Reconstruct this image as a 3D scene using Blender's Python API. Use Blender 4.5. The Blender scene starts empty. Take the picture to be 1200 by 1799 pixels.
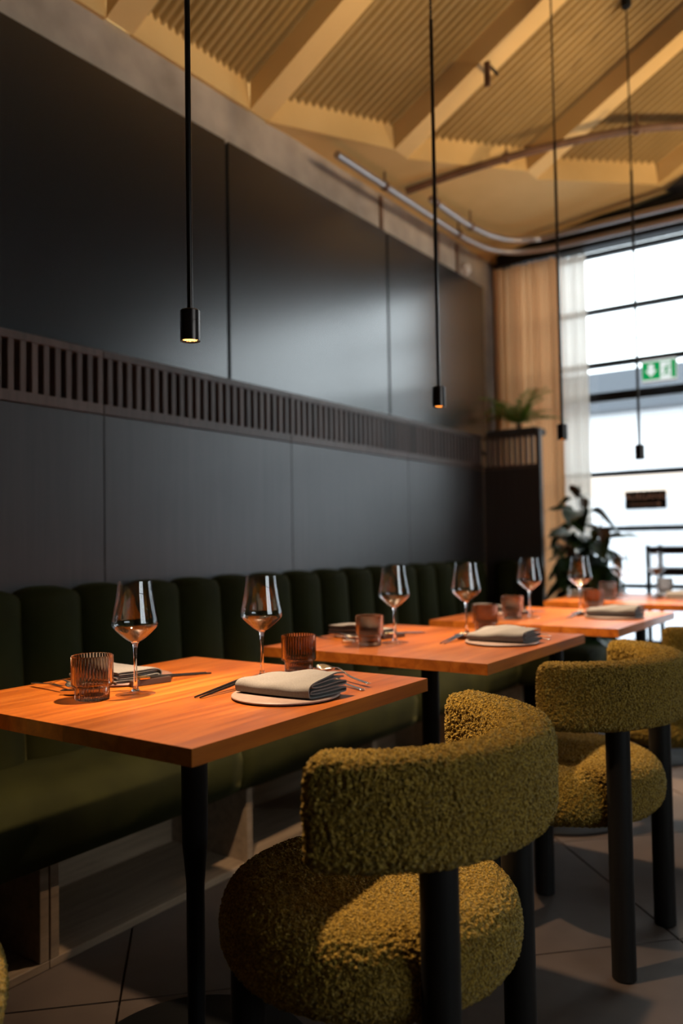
import bpy, bmesh, math, random
from mathutils import Vector, Matrix, noise
from math import pi, sin, cos, radians as rad

random.seed(7)
scn = bpy.context.scene
col = scn.collection

# ------------------------------------------------------------------ camera
cam_d = bpy.data.cameras.new('camera')
cam_o = bpy.data.objects.new('camera', cam_d)
col.objects.link(cam_o)
cam_d.sensor_fit = 'VERTICAL'
cam_d.sensor_height = 36.0
cam_d.sensor_width = 24.0
cam_d.lens = 28.70
cam_d.clip_start = 0.02
cam_d.clip_end = 200
RM = Matrix(((0.81887319, 0.0349519, 0.5729093),
             (0.57373206, -0.02083704, -0.81877796),
             (-0.01668012, 0.99917175, -0.03711592)))
cam_o.matrix_world = Matrix.Translation((0, 0, 1.045)) @ RM.to_4x4()
cam_d.dof.use_dof = True
cam_d.dof.focus_distance = 1.56
cam_d.dof.aperture_fstop = 2.0
scn.camera = cam_o

# ------------------------------------------------------------------ world, exposure
world = bpy.data.worlds.new('overcast_sky')
scn.world = world
world.use_nodes = True
bg = world.node_tree.nodes['Background']
bg.inputs['Color'].default_value = (0.86, 0.94, 1.0, 1)
bg.inputs['Strength'].default_value = 5.0
scn.view_settings.view_transform = 'Standard'
scn.view_settings.look = 'None'
scn.view_settings.exposure = 0.0
scn.view_settings.gamma = 1.0
scn.view_settings.use_curve_mapping = False
LAMP_COL = (1.0, 0.71, 0.45)
LAMP_W = 76.0
LAMP_CORE_W = 34.0
CEILING_FILL_W = 170.0  # added lamps out of view that fill the ceiling


# ------------------------------------------------------------------ materials
def mat(name, base=(.5, .5, .5), rough=.5, metal=0., spec=.5, sheen=0., sheen_col=None, trans=0., ior=1.45, alpha=1.):
    m = bpy.data.materials.new(name)
    m.use_nodes = True
    b = m.node_tree.nodes['Principled BSDF']
    b.inputs['Base Color'].default_value = (*base, 1)
    b.inputs['Roughness'].default_value = rough
    b.inputs['Metallic'].default_value = metal
    b.inputs['Specular IOR Level'].default_value = spec
    b.inputs['IOR'].default_value = ior
    b.inputs['Transmission Weight'].default_value = trans
    if sheen:
        b.inputs['Sheen Weight'].default_value = sheen
        b.inputs['Sheen Roughness'].default_value = .35
        b.inputs['Sheen Tint'].default_value = (*(sheen_col or base), 1)
    return m


def nt(m):
    return m.node_tree.nodes, m.node_tree.links, m.node_tree.nodes['Principled BSDF']


def coords(m, scale=(1, 1, 1), kind='Object', rnd=0):
    n, l, b = nt(m)
    tc = n.new('ShaderNodeTexCoord')
    mp = n.new('ShaderNodeMapping')
    mp.inputs['Scale'].default_value = scale
    l.new(tc.outputs[kind], mp.inputs['Vector'])
    if rnd:
        oi = n.new('ShaderNodeObjectInfo')
        mu = n.new('ShaderNodeMath'); mu.operation = 'MULTIPLY'; mu.inputs[1].default_value = rnd
        l.new(oi.outputs['Random'], mu.inputs[0])
        cx = n.new('ShaderNodeCombineXYZ')
        for k in range(3):
            l.new(mu.outputs[0], cx.inputs[k])
        l.new(cx.outputs[0], mp.inputs['Location'])
    return mp.outputs['Vector']


def noise_tex(m, vec, scale, detail=4, rough=.5, dist=0.):
    n, l, b = nt(m)
    t = n.new('ShaderNodeTexNoise')
    t.inputs['Scale'].default_value = scale
    t.inputs['Detail'].default_value = detail
    t.inputs['Roughness'].default_value = rough
    t.inputs['Distortion'].default_value = dist
    l.new(vec, t.inputs['Vector'])
    return t.outputs['Fac']


def ramp(m, fac, stops):
    n, l, b = nt(m)
    r = n.new('ShaderNodeValToRGB')
    e = r.color_ramp.elements
    e[0].position, e[0].color = stops[0][0], (*stops[0][1], 1)
    e[1].position, e[1].color = stops[-1][0], (*stops[-1][1], 1)
    for p, c in stops[1:-1]:
        x = e.new(p); x.color = (*c, 1)
    l.new(fac, r.inputs['Fac'])
    return r.outputs['Color']


def bump(m, fac, strength=.3, dist=.002):
    n, l, b = nt(m)
    bp = n.new('ShaderNodeBump')
    bp.inputs['Strength'].default_value = strength
    bp.inputs['Distance'].default_value = dist
    l.new(fac, bp.inputs['Height'])
    l.new(bp.outputs['Normal'], b.inputs['Normal'])
    return bp


def to_base(m, colr):
    n, l, b = nt(m)
    l.new(colr, b.inputs['Base Color'])


def noisy(name, c0, c1, scale=8, rough=.6, bstr=.2, bdist=.001, stretch=(1, 1, 1), spec=.5, metal=0., rnd=0, detail=5, **k):
    m = mat(name, c0, rough, metal, spec, **k)
    v = coords(m, stretch, rnd=rnd)
    f = noise_tex(m, v, scale, detail)
    to_base(m, ramp(m, f, [(.3, c0), (.7, c1)]))
    if bstr:
        bump(m, f, bstr, bdist)
    return m


def wood(name, c0, c1, c2, rough=.4, grain=(3, 60, 60), rnd=20., bstr=.08, vary=.25, spec=.5):
    m = mat(name, c0, rough, spec=spec)
    n, l, b = nt(m)
    v = coords(m, grain, rnd=rnd)
    f = noise_tex(m, v, 1.0, 6, .6, .6)
    c = ramp(m, f, [(.25, c0), (.5, c1), (.78, c2)])
    oi = n.new('ShaderNodeObjectInfo')
    mr = n.new('ShaderNodeMapRange')
    mr.inputs['To Min'].default_value = 1 - vary
    mr.inputs['To Max'].default_value = 1 + vary
    l.new(oi.outputs['Random'], mr.inputs['Value'])
    hs = n.new('ShaderNodeHueSaturation')
    l.new(mr.outputs['Result'], hs.inputs['Value'])
    l.new(c, hs.inputs['Color'])
    l.new(hs.outputs['Color'], b.inputs['Base Color'])
    bump(m, f, bstr, .0008)
    return m


def thin_glass(name, tint=(1, 1, 1), ior=1.5, rough=0.0):
    """a thin sheet: what is not mirrored passes straight through"""
    m = bpy.data.materials.new(name)
    m.use_nodes = True
    n, l = m.node_tree.nodes, m.node_tree.links
    n.remove(n['Principled BSDF'])
    tr = n.new('ShaderNodeBsdfTransparent'); tr.inputs['Color'].default_value = (*tint, 1)
    gl = n.new('ShaderNodeBsdfGlossy'); gl.inputs['Roughness'].default_value = rough
    fr = n.new('ShaderNodeFresnel')
    ge = n.new('ShaderNodeNewGeometry')
    mr = n.new('ShaderNodeMapRange')          # both faces of the sheet mirror alike
    mr.inputs['To Min'].default_value = ior; mr.inputs['To Max'].default_value = 1 / ior
    l.new(ge.outputs['Backfacing'], mr.inputs['Value']); l.new(mr.outputs['Result'], fr.inputs['IOR'])
    mx = n.new('ShaderNodeMixShader')
    l.new(fr.outputs[0], mx.inputs[0]); l.new(tr.outputs[0], mx.inputs[1]); l.new(gl.outputs[0], mx.inputs[2])
    l.new(mx.outputs[0], n['Material Output'].inputs['Surface'])
    return m


def emit(name, c, s):
    m = bpy.data.materials.new(name)
    m.use_nodes = True
    n, l = m.node_tree.nodes, m.node_tree.links
    n.remove(n['Principled BSDF'])
    e = n.new('ShaderNodeEmission')
    e.inputs['Color'].default_value = (*c, 1); e.inputs['Strength'].default_value = s
    l.new(e.outputs[0], n['Material Output'].inputs['Surface'])
    return m


M = {}
M['table'] = wood('oiled_table_wood', (.16, .031, .003), (.33, .085, .009), (.48, .155, .021), .30, (30, 2.4, 30), vary=.24, bstr=.05, spec=.8)
M['panel'] = noisy('black_lacquer_panel', (.009, .0085, .008), (.013, .0125, .012), 2.5, .27, .02, .0005, spec=.5, ior=2.1)
M['wainscot'] = wood('black_stained_oak', (.015, .012, .011), (.024, .019, .017), (.036, .029, .026), .38, (40, 60, 2.0), vary=.1, bstr=.12, spec=1.0)
M['slat'] = wood('black_slat_warm_lit', (.044, .029, .022), (.072, .049, .038), (.10, .068, .055), .42, (50, 60, 3.0), vary=.25, bstr=.1)  # warm lamplight on slats and rails put into a browner, lighter colour
M['dark'] = mat('matt_black_backing', (.006, .006, .006), .8)
M['concrete'] = noisy('board_marked_concrete', (.29, .245, .20), (.48, .41, .33), 5, .85, .35, .003)
M['cream'] = noisy('cream_painted_plaster', (.66, .44, .17), (.76, .52, .22), 3, .75, .12, .002)
M['sheet'] = noisy('cream_corrugated_sheet', (.32, .22, .085), (.40, .28, .115), 4, .6, .05, .001)
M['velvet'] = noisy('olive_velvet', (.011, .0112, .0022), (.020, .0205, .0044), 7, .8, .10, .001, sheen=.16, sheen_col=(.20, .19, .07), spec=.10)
M['ply'] = wood('spruce_plywood', (.17, .115, .07), (.24, .168, .105), (.31, .225, .145), .7, (40, 3, 40), vary=.1)
M['blackmetal'] = mat('black_powder_coat', (.006, .006, .006), .5, spec=.22)
M['gunmetal'] = mat('burnished_black_metal', (.05, .042, .038), .28, metal=.9)
M['blackwood'] = wood('black_lacquered_ash', (.006, .005, .005), (.010, .009, .008), (.012, .010, .009), .5, (60, 60, 3), vary=.1, spec=.22)
M['tile'] = noisy('taupe_stone_tile', (.070, .048, .036), (.108, .078, .060), 5, .62, .12, .001, rnd=30)
M['grout'] = noisy('dark_grout', (.045, .036, .03), (.07, .055, .045), 40, .9, .2, .001)
M['plaster'] = noisy('dark_brown_plaster', (.075, .06, .05), (.095, .078, .065), 4, .85, .1, .001)
M['plinth'] = noisy('pale_plinth_paint', (.55, .56, .58), (.63, .64, .66), 5, .6, .05, .001)
M['alu'] = mat('anodised_dark_frame', (.012, .014, .016), .4, metal=.3)
M['steel'] = mat('polished_steel', (.80, .77, .73), .22, metal=1.)
M['zinc'] = mat('galvanised_pipe', (.42, .38, .36), .38, metal=.8)
M['rust'] = noisy('brown_cable_duct', (.11, .055, .028), (.19, .10, .055), 14, .6, .2, .002)
M['brass'] = mat('brushed_brass', (.75, .48, .2), .25, metal=1.)
M['napkin'] = noisy('sand_linen', (.132, .122, .112), (.180, .168, .155), 420, .85, .35, .0006, sheen=.2, sheen_col=(.6, .55, .5))
M['plate'] = noisy('rose_brown_leather_mat', (.19, .125, .10), (.25, .17, .135), 60, .55, .25, .0006)
M['plate_dark'] = noisy('dark_brown_leather_mat', (.16, .082, .060), (.22, .115, .085), 60, .5, .25, .0006)
M['stick'] = mat('black_lacquer_stick', (.012, .010, .010), .25)
M['ceramic'] = mat('dark_ceramic_rest', (.045, .025, .02), .35)
M['leaf'] = noisy('rubber_plant_leaf', (.012, .030, .008), (.035, .075, .018), 9, .32, .15, .002, rnd=10)
M['leaf_red'] = noisy('young_bronze_leaf', (.06, .030, .014), (.10, .05, .02), 9, .35, .15, .002, rnd=10)
M['palm'] = noisy('palm_green', (.06, .14, .012), (.16, .29, .03), 12, .45, .1, .001, rnd=10)
M['stem'] = noisy('brown_stem', (.07, .05, .025), (.12, .09, .04), 20, .8, .3, .002)
M['soil'] = noisy('dark_soil', (.02, .014, .01), (.05, .035, .02), 60, .95, .6, .004)
M['pot'] = noisy('charcoal_pot', (.03, .028, .026), (.045, .042, .04), 10, .6, .1, .001)
M['pane'] = thin_glass('window_glass', (.97, .985, .98), 1.35)
M['bowl'] = thin_glass('wine_glass_bowl', (.985, .985, .985), 1.75)
M['glass'] = mat('clear_crystal', (1, 1, 1), 0., trans=1., ior=1.5)
M['smoke'] = mat('smoked_ribbed_glass', (.52, .44, .385), .0, trans=1., ior=1.22)
M['facade'] = noisy('white_render', (.70, .72, .75), (.76, .78, .81), 1.5, .9, .1, .003)
M['fascia'] = mat('grey_fascia', (.075, .085, .10), .6)
M['beige'] = mat('beige_awning', (.62, .48, .38), .7)
M['orange'] = mat('orange_strip', (.80, .13, .03), .5)
M['pave'] = noisy('pale_paving', (.42, .44, .48), (.50, .52, .56), 3, .9, .1, .003)
M['white'] = mat('white_plastic', (.78, .74, .68), .4)
M['green'] = emit('lit_sign_green', (.004, .30, .075), 1.0)
M['signwhite'] = emit('lit_sign_white', (.80, .86, .84), 1.0)
M['letters'] = mat('copper_letters', (.80, .50, .36), .5)
M['glow'] = emit('lamp_lens', (1.0, .74, .50), 22.0)

# boucle: curled loops, short nap on the rims
def boucle():
    m = mat('olive_boucle', (.26, .2, .05), .95, spec=.12, sheen=.40, sheen_col=(.62, .55, .30))
    n, l, b = nt(m)
    v = coords(m)
    nz = n.new('ShaderNodeTexNoise'); nz.inputs['Scale'].default_value = 190; nz.inputs['Detail'].default_value = 2
    l.new(v, nz.inputs['Vector'])
    sb = n.new('ShaderNodeVectorMath'); sb.operation = 'MULTIPLY_ADD'
    sb.inputs[1].default_value = (.006, .006, .006)
    l.new(nz.outputs['Color'], sb.inputs[0]); l.new(v, sb.inputs[2])
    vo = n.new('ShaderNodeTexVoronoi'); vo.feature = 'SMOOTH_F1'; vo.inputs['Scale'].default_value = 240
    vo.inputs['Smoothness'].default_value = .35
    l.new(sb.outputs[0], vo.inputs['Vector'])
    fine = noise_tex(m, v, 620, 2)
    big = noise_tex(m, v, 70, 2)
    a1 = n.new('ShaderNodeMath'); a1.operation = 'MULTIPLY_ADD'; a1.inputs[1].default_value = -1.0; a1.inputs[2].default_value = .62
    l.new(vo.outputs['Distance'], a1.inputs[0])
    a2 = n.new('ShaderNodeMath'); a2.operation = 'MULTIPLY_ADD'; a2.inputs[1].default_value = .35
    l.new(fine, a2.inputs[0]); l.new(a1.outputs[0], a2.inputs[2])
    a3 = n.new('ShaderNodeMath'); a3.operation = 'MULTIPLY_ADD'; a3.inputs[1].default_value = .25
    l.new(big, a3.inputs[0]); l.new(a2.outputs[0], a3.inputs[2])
    to_base(m, ramp(m, a3.outputs[0], [(.28, (.20, .114, .014)), (.52, (.41, .243, .032)), (.78, (.60, .385, .068))]))  # relief shade put into the colour: gaps dark, loop tops light
    bump(m, a2.outputs[0], 1.0, .009)
    return m
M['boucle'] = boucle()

def sheer(name, dc, tc, open_):
    m = bpy.data.materials.new(name)
    m.use_nodes = True
    n, l = m.node_tree.nodes, m.node_tree.links
    n.remove(n['Principled BSDF'])
    d = n.new('ShaderNodeBsdfDiffuse'); d.inputs['Color'].default_value = (*dc, 1)
    t = n.new('ShaderNodeBsdfTranslucent'); t.inputs['Color'].default_value = (*tc, 1)
    p = n.new('ShaderNodeBsdfTransparent'); p.inputs['Color'].default_value = (1, .98, .95, 1)
    a = n.new('ShaderNodeMixShader'); a.inputs[0].default_value = .5
    b = n.new('ShaderNodeMixShader'); b.inputs[0].default_value = open_
    l.new(d.outputs[0], a.inputs[1]); l.new(t.outputs[0], a.inputs[2])
    l.new(a.outputs[0], b.inputs[1]); l.new(p.outputs[0], b.inputs[2])
    l.new(b.outputs[0], n['Material Output'].inputs['Surface'])
    return m
M['linen_curtain'] = sheer('tan_linen_curtain', (.70, .48, .28), (.72, .40, .19), .0)
M['sheer'] = sheer('backlit_pale_curtain', (.75, .70, .64), (.62, .55, .47), .10)  # same curtain one layer thick; backlight put into the paler colour



# ------------------------------------------------------------------ mesh helpers
def link(name, me, m=None, parent=None, loc=(0, 0, 0), rz=0.0, smooth=False):
    o = bpy.data.objects.new(name, me)
    col.objects.link(o)
    if m is not None and not me.materials:
        me.materials.append(m)
    o.location = loc
    o.rotation_euler = (0, 0, rz)
    if parent is not None:
        o.parent = parent
    if smooth:
        for p in me.polygons:
            p.use_smooth = True
    return o


def from_bm(name, bm, m=None, parent=None, smooth=False, loc=(0, 0, 0), rz=0.0):
    bmesh.ops.recalc_face_normals(bm, faces=bm.faces)
    me = bpy.data.meshes.new(name)
    bm.to_mesh(me)
    bm.free()
    return link(name, me, m, parent, loc, rz, smooth)


def pydata(name, v, f, m=None, parent=None, smooth=False, loc=(0, 0, 0), rz=0.0, fix=True):
    me = bpy.data.meshes.new(name)
    me.from_pydata([tuple(x) for x in v], [], f)
    if fix:
        bm = bmesh.new(); bm.from_mesh(me)
        bmesh.ops.recalc_face_normals(bm, faces=bm.faces)
        bm.to_mesh(me); bm.free()
    me.update()
    return link(name, me, m, parent, loc, rz, smooth)


def box_bm(x0, x1, y0, y1, z0, z1, bev=0.0, seg=1, bm=None):
    own = bm is None
    b = bmesh.new()
    bmesh.ops.create_cube(b, size=1)
    for v in b.verts:
        v.co = Vector((x0 if v.co.x < 0 else x1, y0 if v.co.y < 0 else y1, z0 if v.co.z < 0 else z1))
    if bev > 0:
        bmesh.ops.bevel(b, geom=b.edges[:], offset=bev, segments=seg, affect='EDGES', profile=.5)
    if own:
        return b
    me = bpy.data.meshes.new('tmp'); b.to_mesh(me); b.free(); bm.from_mesh(me); bpy.data.meshes.remove(me)
    return bm


def box(name, x0, x1, y0, y1, z0, z1, m, parent=None, bev=0.0, seg=1, loc=(0, 0, 0), rz=0.0):
    return from_bm(name, box_bm(x0, x1, y0, y1, z0, z1, bev, seg), m, parent, False, loc, rz)


def lathe_data(prof, n=48, wob=None):
    v, f = [], []
    k = len(prof)
    for i in range(n):
        a = 2 * pi * i / n
        for j, (r, z) in enumerate(prof):
            rr = r if wob is None else wob(a, j, r)
            v.append((rr * cos(a), rr * sin(a), z))
    for i in range(n):
        i2 = (i + 1) % n
        for j in range(k - 1):
            if prof[j][0] < 1e-6 and prof[j + 1][0] < 1e-6:
                continue
            f.append((i * k + j, i2 * k + j, i2 * k + j + 1, i * k + j + 1))
    return v, f


def lathe(name, prof, m, parent=None, n=48, loc=(0, 0, 0), smooth=True, wob=None):
    v, f = lathe_data(prof, n, wob)
    me = bpy.data.meshes.new(name)
    me.from_pydata(v, [], f)
    bm = bmesh.new(); bm.from_mesh(me)
    bmesh.ops.remove_doubles(bm, verts=bm.verts, dist=1e-6)
    bmesh.ops.recalc_face_normals(bm, faces=bm.faces)
    bm.to_mesh(me); bm.free()
    o = link(name, me, m, parent, loc, 0, smooth)
    if smooth:
        try:
            me.set_sharp_from_angle(angle=rad(40))
        except Exception:
            pass
    return o


def tube_data(path, radius, n=10, caps=True, v=None, f=None, flat=1.0):
    """a round tube along a list of points; radius a number or list"""
    v = [] if v is None else v
    f = [] if f is None else f
    P = [Vector(p) for p in path]
    base = len(v)
    up = Vector((0, 0, 1))
    prev = None
    for i, p in enumerate(P):
        t = (P[min(i + 1, len(P) - 1)] - P[max(i - 1, 0)]).normalized()
        if prev is None:
            a = up if abs(t.z) < .95 else Vector((1, 0, 0))
            s = t.cross(a).normalized()
        else:
            s = (prev - t * prev.dot(t)).normalized()
        prev = s
        u = s.cross(t).normalized()
        r = radius[i] if isinstance(radius, (list, tuple)) else radius
        for k in range(n):
            an = 2 * pi * k / n
            v.append(p + s * (r * cos(an)) + u * (r * flat * sin(an)))
    for i in range(len(P) - 1):
        for k in range(n):
            k2 = (k + 1) % n
            f.append((base + i * n + k, base + i * n + k2, base + (i + 1) * n + k2, base + (i + 1) * n + k))
    if caps:
        f.append(tuple(base + k for k in range(n)))
        f.append(tuple(base + (len(P) - 1) * n + k for k in range(n)))
    return v, f


def tube(name, path, radius, m, parent=None, n=10, flat=1.0, loc=(0, 0, 0)):
    v, f = tube_data(path, radius, n, flat=flat)
    o = pydata(name, v, f, m, parent, True, loc)
    try:
        o.data.set_sharp_from_angle(angle=rad(50))
    except Exception:
        pass
    return o


def empty(name, loc=(0, 0, 0), rz=0.0):
    o = bpy.data.objects.new(name, None)
    o.empty_display_size = .05
    col.objects.link(o)
    o.location = loc
    o.rotation_euler = (0, 0, rz)
    return o


def tag(o, label, cat, group=None, kind=None):
    o['label'] = label
    o['category'] = cat
    if group:
        o['group'] = group
    if kind:
        o['kind'] = kind
    return o


def struct(o, label=None):
    o['kind'] = 'structure'
    if label:
        o['label'] = label
    return o


def dup(o, parent=None, loc=None, rz=None, label=None):
    c = o.copy()
    col.objects.link(c)
    if parent is not None:
        c.parent = parent
    if loc is not None:
        c.location = loc
    if rz is not None:
        c.rotation_euler = (0, 0, rz)
    if label:
        c['label'] = label
    for ch in [x for x in o.children]:
        dup(ch, c)
    return c


def clip_poly(P, x0, x1, y0, y1):
    def cut(P, ins, inter):
        out = []
        for i in range(len(P)):
            a, b = P[i], P[(i + 1) % len(P)]
            if ins(a):
                out.append(a)
                if not ins(b):
                    out.append(inter(a, b))
            elif ins(b):
                out.append(inter(a, b))
        return out
    def ix(x):
        return lambda a, b: (x, a[1] + (b[1] - a[1]) * (x - a[0]) / (b[0] - a[0]))
    def iy(y):
        return lambda a, b: (a[0] + (b[0] - a[0]) * (y - a[1]) / (b[1] - a[1]), y)
    for ins, it in ((lambda p: p[0] >= x0, ix(x0)), (lambda p: p[0] <= x1, ix(x1)), (lambda p: p[1] >= y0, iy(y0)), (lambda p: p[1] <= y1, iy(y1))):
        if not P:
            return P
        P = cut(P, ins, it)
    return P


# ================================================================== THE SETTING
WX = -2.2           # face of the dark upper panels
YW = 4.95           # window plane
RX = 3.3            # right wall
YB = -3.0           # wall behind the camera

# ---------------- floor with diagonal tiles
floor = struct(box('floor', -2.6, RX + .3, YB - .3, YW + .25, -.12, -.012, M['grout']), 'dark tiled restaurant floor laid on the diagonal')
S_T, G = .704, .006
u0, v0 = -.187, -1.98
r2 = math.sqrt(2)
for i in range(-8, 12):
    for j in range(-8, 12):
        ua, ub = u0 + i * S_T + G / 2, u0 + (i + 1) * S_T - G / 2
        va, vb = v0 + j * S_T + G / 2, v0 + (j + 1) * S_T - G / 2
        P = [((u + v) / r2, (u - v) / r2) for u, v in ((ua, va), (ub, va), (ub, vb), (ua, vb))]
        P = clip_poly(P, WX + .01, RX - .005, YB + .005, YW - .005)
        if len(P) < 3:
            continue
        n = len(P)
        verts = [(x, y, 0) for x, y in P] + [(x, y, -.012) for x, y in P]
        faces = [tuple(range(n))] + [(k, (k + 1) % n, n + (k + 1) % n, n + k) for k in range(n)]
        pydata('tile', verts, faces, M['tile'], floor)

# ---------------- left wall: concrete, dark panels, wainscot, slatted band
wl = struct(box('wall_left', -2.5, WX - .016, YB - .2, YW + .2, -.1, 2.86, M['concrete']), 'left wall of bare concrete behind the dark panels')
ys = [YB + .02, -2.43, -1.22, -.01, 1.185, 2.385, 3.60, 4.775]
for a, b in zip(ys[:-1], ys[1:]):
    box('panel', WX - .015, WX, a + .008, b - .008, 1.60, 2.662, M['panel'], wl, .002)
box('backing', WX - .016, WX - .0125, YB + .02, 4.775, 1.58, 2.655, M['dark'], wl)
for y in (3.555, 4.17, 4.42):
    box('joint_strip', WX - .016, WX - .006, y, y + .022, 2.662, 2.845, M['rust'], wl)
WF = -2.15
ws = [YB + .02, -2.19, -1.21, -.23, .75, 1.73, 2.71, 3.69, 4.6]
for a, b in zip(ws[:-1], ws[1:]):
    box('wainscot_panel', WX + .001, WF, a + .0015, b - .0015, .02, 1.472, M['wainscot'], wl, .0012)
tr = struct(box('trim_1', WX + .001, WX + .008, YB + .02, 4.6, 1.476, 1.684, M['dark']), 'slatted black wooden band running along the wall')
for a, b in zip(ws[:-1], ws[1:]):
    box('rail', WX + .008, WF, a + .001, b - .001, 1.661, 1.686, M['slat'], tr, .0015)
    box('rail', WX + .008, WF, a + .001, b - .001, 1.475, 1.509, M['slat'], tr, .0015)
slat_me = None
k = 0
y = .55
while y < 4.585:
    if slat_me is None:
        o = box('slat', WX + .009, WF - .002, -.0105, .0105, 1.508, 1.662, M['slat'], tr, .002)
        slat_me = o.data
    else:
        o = link('slat', slat_me, None, tr)
    o.location = (0, y, 0)
    y += .0403

# ---------------- partition return with open slats at the end of the bench
pr = struct(box('partition', WF, -1.80, 4.602, 4.64, 0, 1.472, M['wainscot'], None, .002), 'short dark timber partition at the end of the bench')
box('edge_strip', -1.80, -1.786, 4.60, 4.642, 0, 1.70, M['wainscot'], pr, .001)
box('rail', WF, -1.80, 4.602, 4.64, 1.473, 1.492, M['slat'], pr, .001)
for i in range(10):
    x = -2.132 + i * .0352
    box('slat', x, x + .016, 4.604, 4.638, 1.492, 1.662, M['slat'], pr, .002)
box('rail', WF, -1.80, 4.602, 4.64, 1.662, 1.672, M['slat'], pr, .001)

# ---------------- window wall
wb = struct(box('wall_back', -2.5, -2.12, YW, YW + .2, -.1, 3.6, M['plaster']), 'wall beside the tall shop window')
box('pier', .95, RX + .3, YW, YW + .2, -.1, 4.9, M['plaster'], wb)
box('plinth', -2.12, .95, YW + .02, YW + .18, -.1, .36, M['plinth'], wb)
box('sill', -2.12, .95, YW - .03, YW + .19, .36, .385, M['plinth'], wb, .004)
box('header', -2.12, .95, YW, YW + .2, 2.975, 4.9, M['plaster'], wb)
box('upper', -2.5, -2.12, YW, YW + .2, 3.6, 4.9, M['plaster'], wb)
struct(box('trim_2', -2.14, .95, YW - .11, YW - .001, 2.795, 2.975, M['blackmetal'], None, .004), 'dark blind box above the window')

win = struct(empty('window_1', (0, YW + .08, 0)), 'tall shop window with thin dark horizontal bars')
WXS = [-2.12, -.99, -.02, .95]
for z, h in ((2.447, .030), (2.111, .034), (1.908, .056), (1.435, .030), (1.099, .030), (.754, .026), (.41, .05), (2.80, .03)):
    box('window_bar', -2.12, .95, -.025, .025, z - h / 2, z + h / 2, M['alu'], win, .003)
for x in WXS:
    box('window_post', x - .02, x + .02, -.03, .03, .385, 2.975, M['alu'], win, .003)
zs = [.435, .741, 1.084, 1.42, 1.88, 2.094, 2.432, 2.785]
zt = [.741, 1.084, 1.42, 1.88, 2.094, 2.432, 2.785, 2.97]
for xa, xb in zip(WXS[:-1], WXS[1:]):
    for za, zb in zip(zs, zt):
        box('pane', xa + .015, xb - .015, -.003, .003, za + .008, zb + .01, M['pane'], win)

# ---------------- right wall with its own shop windows, wall behind the camera
wr = struct(box('wall_right', RX, RX + .2, YB - .2, YW + .2, -.1, .9, M['plaster']), 'right wall of the dining room')
box('upper', RX, RX + .2, YB - .2, YW + .2, 2.9, 4.9, M['plaster'], wr)
box('pier', RX, RX + .2, 2.2, YW + .2, .9, 2.9, M['plaster'], wr)
box('pier', RX, RX + .2, YB - .2, .1, .9, 2.9, M['plaster'], wr)
w2 = struct(empty('window_2', (RX + .1, 0, 0)), 'side window of the dining room')
for y in (.1, 1.15, 2.2):
    box('window_post', -.03, .03, y - .02, y + .02, .9, 2.9, M['alu'], w2)
for z in (.92, 1.9, 2.88):
    box('window_bar', -.025, .025, .1, 2.2, z - .02, z + .02, M['alu'], w2)
for ya, yb in ((.1, 1.15), (1.15, 2.2)):
    for za, zc_ in ((.94, 1.88), (1.92, 2.86)):
        box('pane', -.003, .003, ya + .02, yb - .02, za, zc_, M['pane'], w2)
struct(box('wall_front', -2.5, RX + .3, YB - .2, YB, -.1, 4.9, M['plaster']), 'plain wall behind the camera')

# ---------------- ceiling: sloping ribs, corrugated infill, flatter soffit towards the window
SL = .577
RIDGE = 1.0
BW = .118
beams = [(-3.0, -2.2, 2.85), (-2.65, -2.2, 2.85), (-1.91, -2.2, 2.85), (-1.17, -2.2, 2.85), (-.43, -2.2, 2.85), (.31, -2.2, 2.85), (1.05, -2.2, 2.85), (1.79, -2.2, 2.85), (2.53, -2.2, 2.85), (3.275, -1.95, 2.90), (4.01, -1.585, 2.965), (4.75, -1.11, 3.03)]
REC = .14
# soffit (the ceiling's own mesh)
sv, sf = [], []
line = [(-2.2, 2.0, 2.85), (-2.2, 2.53 + BW, 2.85), (-1.95, 3.275, 2.90), (-1.95, 3.275 + BW, 2.90), (-1.585, 4.01, 2.965), (-1.585, 4.01 + BW, 2.965), (-1.11, 4.75, 3.03), (-1.11, 4.75 + BW, 3.03), (-1.05, 5.0, 3.06)]
for x, y, z in line[1:]:
    sv += [(-2.3, y, 2.845), (x, y, z), (-2.3, y, 3.2), (x, y, 3.25)]
for i in range(len(line) - 2):
    a, b = 4 * i, 4 * i + 4
    sf += [(a, a + 1, b + 1, b), (a + 2, b + 2, b + 3, a + 3), (a, b, b + 2, a + 2)]
ceil = struct(pydata('ceiling', sv, sf, M['cream']), 'cream ribbed ceiling sloping up away from the wall')
def zb(bm_, x):
    return bm_[2] + SL * (x - bm_[1])
for b in beams:
    y, x0, z0 = b
    P = []
    for yy in (y, y + BW):
        P += [(x0 - .001, yy, z0 + .0005), (RIDGE, yy, zb(b, RIDGE)), (RIDGE, yy, zb(b, RIDGE) + .3), (x0 - .001, yy, z0 + .3)]
    F = [(0, 1, 5, 4), (1, 2, 6, 5), (2, 3, 7, 6), (3, 0, 4, 7), (0, 1, 2, 3), (4, 5, 6, 7)]
    pydata('beam', P, F, M['cream'], ceil)
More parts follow.
